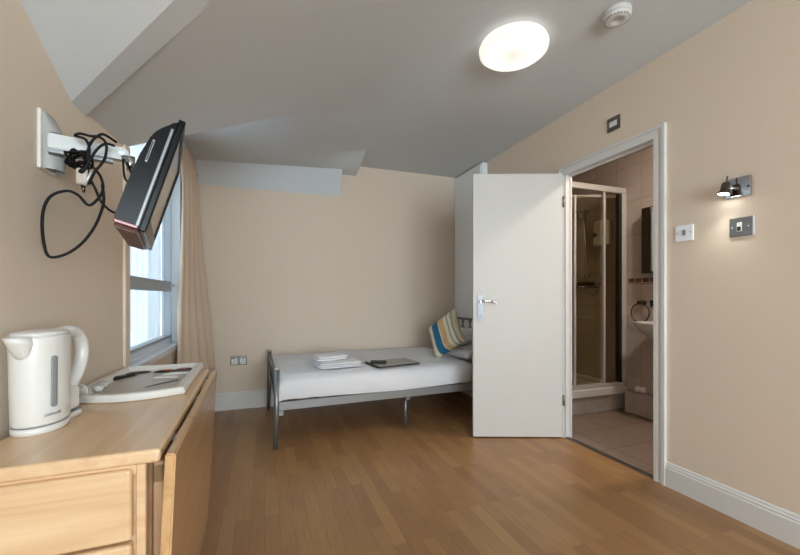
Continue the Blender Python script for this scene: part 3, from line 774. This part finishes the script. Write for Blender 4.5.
def sachet(x, y, ang, l, wd, m, lab, stripe=None, z=TF + .0012, th=.005):
    T = Matrix.Translation((x, y, z)) @ Matrix.Rotation(R(ang), 4, 'Z')
    o = thing('sachet', (x, y, z), lab, 'sachet', 'sachets on the tray')
    def f(u, v, s=1):
        e = min(u, 1 - u) * 6; e = min(e, 1) * min(min(v, 1 - v) * 5, 1)
        return ((u - .5) * l, (v - .5) * wd, .0008 + (th * e if s > 0 else 0) + .001 * noise.noise(V(u * 5 + x * 9, v * 4, 1)) * e)
    b = MB(T); b.grid(f, 16, 8); b.grid(lambda u, v: f(u, v, -1), 16, 8); b.build('packet', m, o, weld=True)
    if stripe:
        c_ = MB(T); c_.box(-l * .18, l * .12, -wd * .36, wd * .36, th + .0008, th + .0022, .0004, 1); c_.build('printed_band', stripe, o)
sachet(-.535, 1.78, 60, .12, .035, 'blackmatte', 'long black sachet on the tray nearest to the wall', 'brown', th=.008)
sachet(-.505, 1.865, 25, .09, .03, 'blackmatte', 'black sachet beside the long black one near the tray back')
sachet(-.395, 1.86, -15, .10, .04, 'brown', 'orange and brown coffee sachet at the far left of the paper sachets', 'orange', th=.007)
sachet(-.335, 1.87, 15, .08, .035, 'brown', 'dark red and orange sachet in the far right tray corner', 'orange', th=.008)
sachet(-.35, 1.80, 5, .10, .05, 'paper', 'white paper sachet lying in front of the coffee sachets')
sachet(-.375, 1.73, -8, .09, .04, 'paper', 'white paper sachet nearest to the front of the tray')
rebase(tag(MB().tube([(-.40, 1.56, TF + .003), (-.315, 1.66, TF + .003)], .0022, 6, flat=1).build('stirrer', 'brushed'), 'thin metal stirrer lying across the front right of the tray', 'stirrer'))

# ------------------------------------------------------------------ TV ON BRACKET
tlt, yaw = R(16.5), R(12.1)
Lx = V(-math.sin(yaw), math.cos(yaw), 0); Hn = V(math.cos(yaw), math.sin(yaw), 0)
Nn = Hn * math.cos(tlt) + V(0, 0, -math.sin(tlt)); Un = Hn * math.sin(tlt) + V(0, 0, math.cos(tlt))
BF = V(-.282, 1.083, 1.234)                                # near bottom front corner
TW, THt = .425, .301
Tv = Matrix((( Lx.x, Nn.x, Un.x, BF.x), (Lx.y, Nn.y, Un.y, BF.y), (Lx.z, Nn.z, Un.z, BF.z), (0, 0, 0, 1)))   # local: x away, y = front normal, z up
tv = thing('television', tuple(Tv @ V(TW / 2, -.04, 0)), 'small black flat television with a red lower edge, tilted down from the wall arm', 'television')
# casing profile in (y,z), thick at the bottom, bevelled at the top
prof = [(-.004, .0), (-.035, -.004), (-.058, -.002), (-.064, .008), (-.064, .09), (-.060, .18), (-.052, .235), (-.042, .258), (-.018, .288), (-.004, THt)]
cs = MB(Tv); cs.prism([(0, y, z) for y, z in prof], (TW, 0, 0)); bmesh.ops.bevel(cs.b, geom=cs.b.edges[:], offset=.004, segments=2, affect='EDGES')
cs.build('casing', 'black', tv)
bz = MB(Tv); ybz = (-.004, .006)
bz.box(-.002, TW + .002, -.010, .006, -.004, .035, .003, 2); bz.box(-.002, TW + .002, -.010, .006, THt - .018, THt + .002, .003, 2)
bz.box(-.002, .018, -.010, .006, .03, THt - .01, .003, 2); bz.box(TW - .018, TW + .002, -.010, .006, .03, THt - .01, .003, 2)
bz.build('bezel', 'black', tv)
MB(Tv).box(.016, TW - .016, -.006, .002, .033, THt - .016).build('screen', 'screen', tv)
sl = MB(Tv); sl.box(-.0016, .001, -.019, -.012, .005, THt - .03, .001, 1); sl.build('side_highlight', 'platesteel', tv)  # pale strip in place of the grey highlight along the near bezel
rd = MB(Tv); rd.box(-.003, .004, -.062, -.012, -.002, .007, .002, 1); rd.build('red_edge', 'red', tv)
gr = MB(Tv); gr.box(0.0, TW - .01, -.060, -.008, -.009, -.003, .003, 2)
for k in range(16): gr.box(.01 + k * .025, .022 + k * .025, -.056, -.014, -.012, -.008, .001, 1)
gr.build('speaker_grille', 'grille', tv)
so = MB(Tv); so.box(-.0012, .002, -.046, -.041, .165, .225, .001, 1); so.build('card_slot', 'alu', tv)
so = MB(Tv); so.box(-.002, .002, -.045, -.042, .168, .222); so.build('slot_opening', 'blackmatte', tv)

br = thing('wall_bracket', (WX, 1.33, 1.44), 'white and grey swing-arm bracket on the left wall holding the television', 'bracket')
pl = MB(); pl.box(WX, WX + .010, 1.326, 1.412, 1.432, 1.600, .004, 2); pl.build('wall_plate', 'trayrim', br)
cv_ = MB()
def shell(u, v):
    a = R(-95 + 190 * u); r = .036 * (1 - .85 * max(0, v - .62) / .38)
    return (WX + .010 + max(.0, r * math.cos(a)) * 1.0, 1.372 + .034 * math.sin(a), 1.436 + .160 * v)
cv_.grid(shell, 20, 14); cv_.build('cover', 'silverplastic', br)
a0, a1 = V(-.574, 1.328, 1.508), V(-.415, 1.375, 1.505)
ad = (a1 - a0); TA = Matrix.Translation(a0) @ Matrix.Rotation(math.atan2(ad.y, ad.x), 4, 'Z'); AL = ad.length
MB().tube([(-.566, 1.350, 1.475), (-.566, 1.350, 1.538)], .016, 20).build('pivot', 'steel', br)
am = MB(TA); ps = [(0, -.022), (AL, -.019)] + [(AL + .019 * math.sin(R(t)), -.019 * math.cos(R(t))) for t in range(15, 180, 15)] + [(AL, .019), (0, .022)]
am.prism([(x, -.014, z) for x, z in ps], (0, .028, 0)); bmesh.ops.bevel(am.b, geom=am.b.edges[:], offset=.003, segments=2, affect='EDGES')
am.build('arm', 'armpaint', br)
un = MB(TA); un.box(.0, AL - .02, -.012, .012, -.032, -.023); un.build('cable_channel', 'steel', br)
bo = MB(TA); bo.tube([(AL, -.0135, 0), (AL, -.018, 0)], .008, 14); bo.build('bolt', 'chrome', br)
# knuckle and plate behind the set
hc = Tv @ V(TW * .62, -.066, .19)
kn = MB(); kn.tube([tuple(a1), tuple(a1.lerp(hc, .45))], .011, 12); kn.tube([tuple(a1.lerp(hc, .4) - V(0, 0, .022)), tuple(a1.lerp(hc, .4) + V(0, 0, .022))], .012, 14)
kn.tube([tuple(a1.lerp(hc, .45)), tuple(hc)], .009, 12)
kn.build('knuckle', 'chrome', br)
vp = MB(Tv)
vp.box(TW * .30, TW * .92, -.072, -.064, .12, .24, .002, 1)
vp.build('mounting_plate', 'alu', br)

def cable(name, pts, r, m, lab, cat='cable', n=8, group=None):
    return rebase(tag(MB().tube(spline(pts, n), r, 8).build(name, m), lab, cat, group))
# heart-shaped slack loop in front of the wall
cable('aerial_cable', [(-.489, 1.318, 1.46), (-.469, 1.329, 1.446), (-.453, 1.334, 1.42), (-.449, 1.335, 1.385), (-.462, 1.331, 1.354), (-.481, 1.326, 1.336), (-.502, 1.319, 1.361), (-.525, 1.312, 1.369), (-.555, 1.304, 1.352), (-.570, 1.299, 1.317), (-.574, 1.298, 1.267), (-.570, 1.299, 1.213), (-.559, 1.302, 1.181), (-.527, 1.312, 1.191), (-.494, 1.322, 1.225), (-.469, 1.329, 1.271), (-.453, 1.334, 1.32), (-.447, 1.336, 1.359), (-.450, 1.333, 1.40)], .0038, 'rubber', 'black cable hanging in a heart-shaped loop below the bracket arm')
cable('power_cable', [(-.372, 1.352, 1.388), (-.396, 1.351, 1.364), (-.380, 1.356, 1.345), (-.394, 1.352, 1.325), (-.426, 1.342, 1.323), (-.449, 1.325, 1.347), (-.462, 1.320, 1.383), (-.473, 1.310, 1.416), (-.475, 1.302, 1.473), (-.465, 1.304, 1.513), (-.450, 1.309, 1.535), (-.438, 1.315, 1.541), (-.415, 1.335, 1.530)], .0036, 'rubber', 'black lead curling from the back of the television up to the arm')
cable('coiled_cable', [(-.470, 1.300, 1.39), (-.458, 1.305, 1.428), (-.437, 1.309, 1.467), (-.433, 1.312, 1.512), (-.448, 1.311, 1.531), (-.468, 1.302, 1.528), (-.490, 1.298, 1.530), (-.500, 1.297, 1.522), (-.478, 1.299, 1.516), (-.469, 1.300, 1.489), (-.474, 1.298, 1.444), (-.490, 1.298, 1.425), (-.482, 1.297, 1.424), (-.466, 1.298, 1.46), (-.450, 1.300, 1.493), (-.432, 1.305, 1.512), (-.415, 1.318, 1.513)], .0036, 'rubber', 'black cable wrapped in loops around the middle of the bracket arm')
cable('short_cable', [(-.402, 1.345, 1.485), (-.397, 1.330, 1.462), (-.392, 1.327, 1.424), (-.380, 1.331, 1.411), (-.373, 1.333, 1.422), (-.378, 1.332, 1.445), (-.392, 1.34, 1.475)], .0030, 'rubber', 'small black cable loop hanging at the elbow of the bracket')
bun = MB()
pp = []
for k in range(60):
    a = k * .62; pp.append((-.500 + .024 * math.cos(a) + .008 * math.sin(k * .9), 1.318 + .018 * math.sin(a * .9), 1.462 + .020 * math.sin(a) + .007 * math.cos(k * 1.7)))
bun.tube(spline(pp, 4), .0034, 7); rebase(tag(bun.build('cable_bundle', 'rubber'), 'tangled bunch of black cable stuffed under the bracket arm', 'cable'))
ad_ = thing('plug_adapter', (-.487, 1.312, 1.375), 'cream plug adapter dangling from the cables under the arm', 'adapter')
MB().box(-.502, -.474, 1.298, 1.326, 1.388, 1.435, .007, 3).build('body', 'tray', ad_)
MB().tube([(-.488, 1.312, 1.389), (-.486, 1.312, 1.368)], [.006, .003]).build('tip', 'dark_metal', ad_)
MB().tube([(-.463, 1.296, 1.425), (-.480, 1.300, 1.385)], .003, 8).build('cable_tie', 'alu', ad_)

# ------------------------------------------------------------------ BED
BR_ = R(2.2)
TB = Matrix.Translation((.075, 2.785, 0)) @ Matrix.Rotation(BR_, 4, 'Z')   # local: x to the head, y to the wall
BLn, BW = 1.955, .985
bd_ = thing('bed_frame', (1.0, 3.3, 0), 'single bed frame of grey tubular metal along the back wall', 'bed')
for y in (0, BW):
    l = MB(TB)
    l.tube([(-.006, y, 0), (.000, y, .25), (.004, y, .56)], [.016, .019, .019], 14)
    l.build('leg', 'steel', bd_)
    c = MB(TB); c.lathe([(0, .575), (.015, .571), (.021, .562), (.021, .556), (0, .556)], c=(.004, y, 0), n=20); c.build('post_cap', 'tray', bd_)
fb = MB(TB)
fb.tube([(.003, 0, .50), (.003, BW, .50)], .011); fb.tube([(.003, 0, .34), (.003, BW, .34)], .011)
for k in range(1, 6): fb.tube([(.003, BW * k / 6, .34), (.003, BW * k / 6, .50)], .006)
fb.build('footboard', 'steel', bd_)
for y in (.02, BW - .02):
    r = MB(TB); r.box(.018, BLn - .01, y - .014, y + .014, .262, .325, .003, 1); r.build('side_rail', 'rail', bd_)
bk = MB(TB); bk.box(.01, .05, .0, .035, .225, .265, .004, 1); bk.build('corner_bracket', 'rail', bd_)
for x in (1.02,):
    for y in (.075, BW - .075):
        l = MB(TB); l.tube([(x, y, 0), (x, y, .27)], .015, 12); l.build('leg', 'steel', bd_)
cs_ = MB(TB); cs_.box(1.0, 1.04, .02, BW - .02, .235, .262); cs_.build('cross_bar', 'steel', bd_)
for k in range(12):
    s_ = MB(TB); s_.box(.08 + k * .155, .15 + k * .155, .03, BW - .03, .312, .324, .002, 1); s_.build('slat', 'pinex', bd_)
for y in (0, BW):
    l = MB(TB); l.tube([(BLn, y, 0), (BLn, y, .86)], .019, 14); l.build('leg', 'steel', bd_)
hbm = MB(TB)
hbm.tube([(BLn, 0, .84), (BLn, BW, .84)], .011); hbm.tube([(BLn, 0, .735), (BLn, BW, .735)], .011); hbm.tube([(BLn, 0, .45), (BLn, BW, .45)], .011)
for k in range(1, 7): 
    y = BW * k / 7
    hbm.tube(spline([(BLn, y - .03, .735), (BLn, y - .006, .77), (BLn, y - .006, .80), (BLn, y - .03, .84)], 5), .006, 8); hbm.tube(spline([(BLn, y + .03, .735), (BLn, y + .006, .77), (BLn, y + .006, .80), (BLn, y + .03, .84)], 5), .006, 8)
hbm.build('headboard', 'steel', bd_)
mt = MB(TB); mt.box(.04, BLn - .03, .045, BW - .015, .326, .470, .04, 4)
rebase(tag(mt.build('mattress', 'linen'), 'white mattress lying on the bed frame slats under the bedspread', 'mattress'))
# bedspread over mattress: top + front drop + foot drop
SPP = spline([(0, .978, .40), (0, .984, .47), (0, .96, .512), (0, .85, .524), (0, .5, .514), (0, .2, .504), (0, .09, .498), (0, .03, .482), (0, .0, .452), (0, -.010, .415), (0, -.010, .375), (0, -.004, .336)], 10)
def spread(u, v):
    x = .016 + 1.58 * u
    t = v ** .8 * (len(SPP) - 1); i = min(int(t), len(SPP) - 2); p = SPP[i].lerp(SPP[i + 1], t - i); y, z = p.y, p.z
    if z > .49:
        z += noise.noise(V(x * 2.2, y * 3, 3)) * .008 + noise.noise(V(x * 7 + y * 4, y * 8, 7)) * .003
    elif y < .1:
        k = (.49 - z) / .15
        y -= k * (.006 + noise.noise(V(x * 4, z * 9, 2)) * .007 + .003 * math.sin(x * 9 + z * 30)); z += .007 * math.sin(x * 4.1 + 1) * k
    if u < .02: z -= .012 * (1 - u / .02)
    return (x, y, z)
sm_ = MB(TB).grid(spread, 150, 110)
so_ = sm_.build('bedspread', 'linen'); md = so_.modifiers.new('t', 'SOLIDIFY'); md.thickness = .006; md.offset = 0
rebase(tag(so_, 'smooth white bedspread covering the bed from the foot to the pillows', 'bedspread'))
# white drape at the foot corner
fd = MB(TB).grid(lambda u, v: (.018 - .004 * math.sin(v * 6 + u * 9), .012 + .955 * u, .475 - .12 * v + .01 * u), 30, 12)
fo = fd.build('foot_drape', 'linen'); fo.parent = so_; fo.location = -so_.location

def pillow(name, T, a, b, h, m, lab, cat, puff=.5, group=None, uv=False, pinch=.12):
    mb = MB(T)
    def f(s):
        def g(u, v):
            U, W = 2 * u - 1, 2 * v - 1
            k = (max(0, 1 - U ** 4) * max(0, 1 - W ** 4)) ** puff
            sx = 1 - pinch * (1 - abs(W) ** 2) * abs(U) ** 3 * .6; sy = 1 - pinch * (1 - abs(U) ** 2) * abs(W) ** 3 * .6
            wr = .012 * noise.noise(V(U * 2.5 + a * 9, W * 2.5, s)) * k
            return (U * a / 2 * sx, W * b / 2 * sy, s * (h / 2 * k) + wr)
        return g
    mb.grid(f(1), 28, 28, uv=uv); mb.grid(f(-1), 28, 28, uv=uv)
    return rebase(tag(mb.build(name, m, weld=not uv), lab, cat, group))
pillow('pillow', TB @ Matrix.Translation((1.745, .30, .562)) @ Matrix.Rotation(R(8), 4, 'Z') @ Matrix.Rotation(R(-5), 4, 'Y'), .36, .50, .11, 'linen2', 'white pillow lying flat at the front of the bed head, under the other pillow', 'pillow')
pillow('pillow', TB @ Matrix.Translation((1.765, .50, .680)) @ Matrix.Rotation(R(5), 4, 'Z') @ Matrix.Rotation(R(-14), 4, 'Y'), .32, .56, .12, 'linen2', 'plump white pillow leaning behind the striped cushion', 'pillow')
# striped cushion standing on its corner against the pillows
CC = V(1.585, 3.15, .722)
ux = V(.148, -.266, .2).normalized(); uy = V(.019, .259, .30).normalized(); uy = (uy - ux * uy.dot(ux)).normalized(); nn = ux.cross(uy)
TC = Matrix(((ux.x, uy.x, nn.x, CC.x), (ux.y, uy.y, nn.y, CC.y), (ux.z, uy.z, nn.z, CC.z), (0, 0, 0, 1)))
pillow('cushion', TC, .37, .37, .13, 'stripe', 'square cushion in blue, cream and tan stripes propped at the bed head', 'cushion', uv=True, pinch=.2)

# towels
def towel(T, l, wd, h, lab, layers=2, seed=0):
    mb = MB(T); th = h / layers
    def pw(v, e): return math.copysign(abs(v) ** e, v)
    for k in range(layers):
        zc = th * (k + .5); dx = .006 * math.sin(k * 3 + seed); sc = 1 - .02 * k
        def f(u, v, zc=zc, dx=dx, sc=sc):
            a, b = 2 * math.pi * u, math.pi * (v - .5)
            x = dx + l / 2 * sc * pw(math.cos(b), .35) * pw(math.cos(a), .22); y = wd / 2 * sc * pw(math.cos(b), .35) * pw(math.sin(a), .22)
            z = zc + th * .52 * pw(math.sin(b), .7)
            return (x + .004 * noise.noise(V(y * 20, z * 30, seed + k)), y + .004 * noise.noise(V(x * 20, z * 30, seed)), z + .007 * noise.noise(V(x * 7, y * 9, seed)))
        mb.grid(f, 64, 20)
    return rebase(tag(mb.build('towel', 'towel'), lab, 'towel'))
TT1 = Matrix.Translation((.555, 3.04, .513)) @ Matrix.Rotation(R(6), 4, 'Z')
towel(TT1, .36, .25, .042, 'large white bath towel folded flat on the bedspread', 3, 1)
towel(Matrix.Translation((.505, 3.09, .558)) @ Matrix.Rotation(R(8), 4, 'Z'), .25, .16, .038, 'small white hand towel folded on top of the bath towel', 2, 5)
# guest folder with remote control
TFo = Matrix.Translation((1.005, 2.985, .513)) @ Matrix.Rotation(R(11), 4, 'Z') @ Matrix.Rotation(R(1), 4, 'X')
fol = thing('guest_folder', tuple(TFo.translation), 'grey-brown leaflet folder with a dark edge lying flat on the bedspread', 'folder')
MB(TFo).box(-.20, .20, -.125, .125, 0, .007, .002, 1).build('back_cover', 'folderedge', fol)
MB(TFo).box(-.185, .198, -.118, .122, .007, .012, .002, 1).build('front_cover', 'leather', fol)
MB(TFo).box(-.197, -.186, -.12, .12, .007, .013, .002, 1).build('spine_strip', 'folderedge', fol)
TRm = TFo @ Matrix.Translation((-.13, .0, .0125)) @ Matrix.Rotation(R(-30), 4, 'Z')
rm = thing('remote_control', tuple(TRm.translation), 'small black remote control resting on the folder', 'remote')
MB(TRm).box(-.065, .065, -.022, .022, 0, .022, .006, 3).build('case', 'blackmatte', rm)
bb = MB(TRm)
for i in range(5):
    for j in range(3): bb.box(-.05 + i * .019, -.040 + i * .019, -.014 + j * .011, -.007 + j * .011, .021, .0235, .0006, 1)
bb.build('buttons', 'dark_metal', rm)

# ------------------------------------------------------------------ WALL FITTINGS
# double socket on the back wall
so1 = thing('double_socket', (-.24, BY, .46), 'brushed metal double power socket on the back wall beside the bed foot', 'socket')
MB().box(-.309, -.163, BY - .009, BY - .001, .420, .506, .003, 2).build('plate', 'brushed', so1)
for cx in (-.274, -.198):
    ins = MB(); ins.box(cx - .026, cx + .026, BY - .0115, BY - .008, .428, .480, .002, 1); i_ = ins.build('insert', 'trayrim', so1)
    pn_ = MB()
    pn_.box(cx - .003, cx + .003, BY - .0125, BY - .011, .458, .470); pn_.box(cx - .015, cx - .009, BY - .0125, BY - .011, .440, .445); pn_.box(cx + .009, cx + .015, BY - .0125, BY - .011, .440, .445)
    pn_.build('pin_holes', 'blackmatte', i_)
    rk = MB(); rk.box(cx + (.010 if cx < -.24 else -.020), cx + (.020 if cx < -.24 else -.010), BY - .014, BY - .008, .484, .500, .001, 1); rk.build('rocker', 'white', so1)
# white fused switch
def plate(name, y0, y1, z0, z1, m, lab, cat, t=.008):
    o = thing(name, (RX, (y0 + y1) / 2, z0), lab, cat)
    MB().box(RX - t, RX - .0005, y0, y1, z0, z1, .002, 2).build('plate', m, o); return o
o = plate('light_switch', 1.349, 1.440, 1.374, 1.460, 'switchw', 'white single switch plate beside the bathroom door frame', 'switch')
MB().box(RX - .0045 - .008, RX - .007, 1.385, 1.402, 1.405, 1.435, .002, 1).build('rocker', 'line', o)
for y in (1.362, 1.428): MB().tube([(RX - .0075, y, 1.42), (RX - .0095, y, 1.42)], .0035, 10).build('screw', 'line', o)
o = plate('dimmer_switch', 1.092, 1.184, 1.362, 1.452, 'brushed', 'brushed steel switch plate below the wall spotlight', 'switch', .007)
MB().box(RX - .010, RX - .006, 1.132, 1.152, 1.385, 1.428, .0015, 1).build('rocker_frame', 'trayrim', o)
MB().box(RX - .013, RX - .009, 1.135, 1.149, 1.388, 1.408, .001, 1).build('rocker', 'blackmatte', o)
for y in (1.105, 1.171): MB().tube([(RX - .0065, y, 1.407), (RX - .0085, y, 1.407)], .0035, 10).build('screw', 'chrome', o)
MB().box(RX - .003, RX - .0004, 1.086, 1.094, 1.362, 1.453).build('backing_edge', 'switchw', o)
o = plate('fan_isolator', 1.788, 1.882, 2.158, 2.248, 'brushed', 'grey metal isolator switch plate high above the bathroom door', 'switch')
MB().box(RX - .012, RX - .007, 1.808, 1.862, 2.186, 2.220, .002, 1).build('rocker', 'trayrim', o)
# wall spotlight
o = thing('wall_spotlight', (RX, 1.13, 1.53), 'chrome adjustable wall spotlight, lit, above the steel switch', 'wall lamp')
MB().box(RX - .014, RX - .0005, 1.095, 1.196, 1.550, 1.645, .003, 2).build('mounting_plate', 'chrome', o)
MB().tube([(RX - .014, 1.150, 1.595), (RX - .05, 1.168, 1.592)], .007, 12).build('arm', 'chrome', o)
HS = V(RX - .055, 1.172, 1.612); dn = V(-.14, .10, -1).normalized()
rot = dn.to_track_quat('-Z', 'Y').to_matrix().to_4x4(); TH = Matrix.Translation(HS) @ rot
MB(TH).lathe([(0, .012), (.014, .010), (.017, 0), (.018, -.030), (.024, -.036), (.026, -.044), (.025, -.046), (.021, -.040), (0, -.036)], n=28).build('lamp_head', 'dark_metal', o)
MB(TH).lathe([(0, -.0455), (.0215, -.0455), (.0215, -.041), (0, -.041)], n=28).build('lens', 'ledlens', o)
fk = MB(TH); fk.tube([(0, -.021, -.035), (0, -.021, .004), (0, 0, .020), (0, 0, .042)], .0035); fk.build('yoke', 'dark_metal', o)
MB().tube([(RX - .014, 1.102, 1.592), (RX - .017, 1.102, 1.592)], .005, 12).build('screw', 'blackmatte', o)
sl_ = bpy.data.lights.new('spot_beam', 'SPOT'); sl_.energy = 2.2; sl_.spot_size = R(95); sl_.spot_blend = .8; sl_.shadow_soft_size = .02; sl_.color = (.95, 1, .93)
slo = bpy.data.objects.new('spot_beam', sl_); COL.objects.link(slo); slo.location = HS + dn * .052; slo.rotation_euler = dn.to_track_quat('-Z', 'Y').to_euler()

# ceiling lamp
LX, LY = 1.272, 1.712
o = thing('ceiling_lamp', (LX, LY, CZ - .09), 'round opal flush ceiling lamp, switched on', 'ceiling lamp')
MB().lathe([(0, CZ + .002), (.15, CZ + .002), (.155, CZ - .012), (.15, CZ - .018), (0, CZ - .018)], c=(LX, LY, 0), n=64).build('base_plate', 'white', o)
MB().lathe([(.158, CZ - .012), (.176, CZ - .018), (.183, CZ - .035), (.180, CZ - .052), (.163, CZ - .066), (.130, CZ - .073), (.06, CZ - .076), (0, CZ - .076)], c=(LX, LY, 0), n=72).build('diffuser', 'diffuser', o)

# smoke alarm
o = thing('smoke_alarm', (1.627, 1.372, CZ - .05), 'round white smoke alarm on the ceiling right of the lamp', 'smoke alarm')
AX, AY = 1.615, 1.362
MB().lathe([(0, CZ + .002), (.062, CZ + .002), (.064, CZ - .012), (.060, CZ - .016), (0, CZ - .016)], c=(AX, AY, 0), n=48).build('base', 'alarm', o)
MB().lathe([(.058, CZ - .016), (.058, CZ - .020), (.062, CZ - .022), (.060, CZ - .034), (.050, CZ - .042), (.022, CZ - .045), (.020, CZ - .041), (0, CZ - .041)], c=(AX, AY, 0), n=48).build('cover', 'alarm', o)
for k in range(24):
    a = 2 * math.pi * k / 24; s_ = MB(Matrix.Translation((AX, AY, 0)) @ Matrix.Rotation(a, 4, 'Z'))
    s_.box(.045, .056, -.0028, .0028, CZ - .0420, CZ - .0375); s_.build('vent_slot', 'line', o)
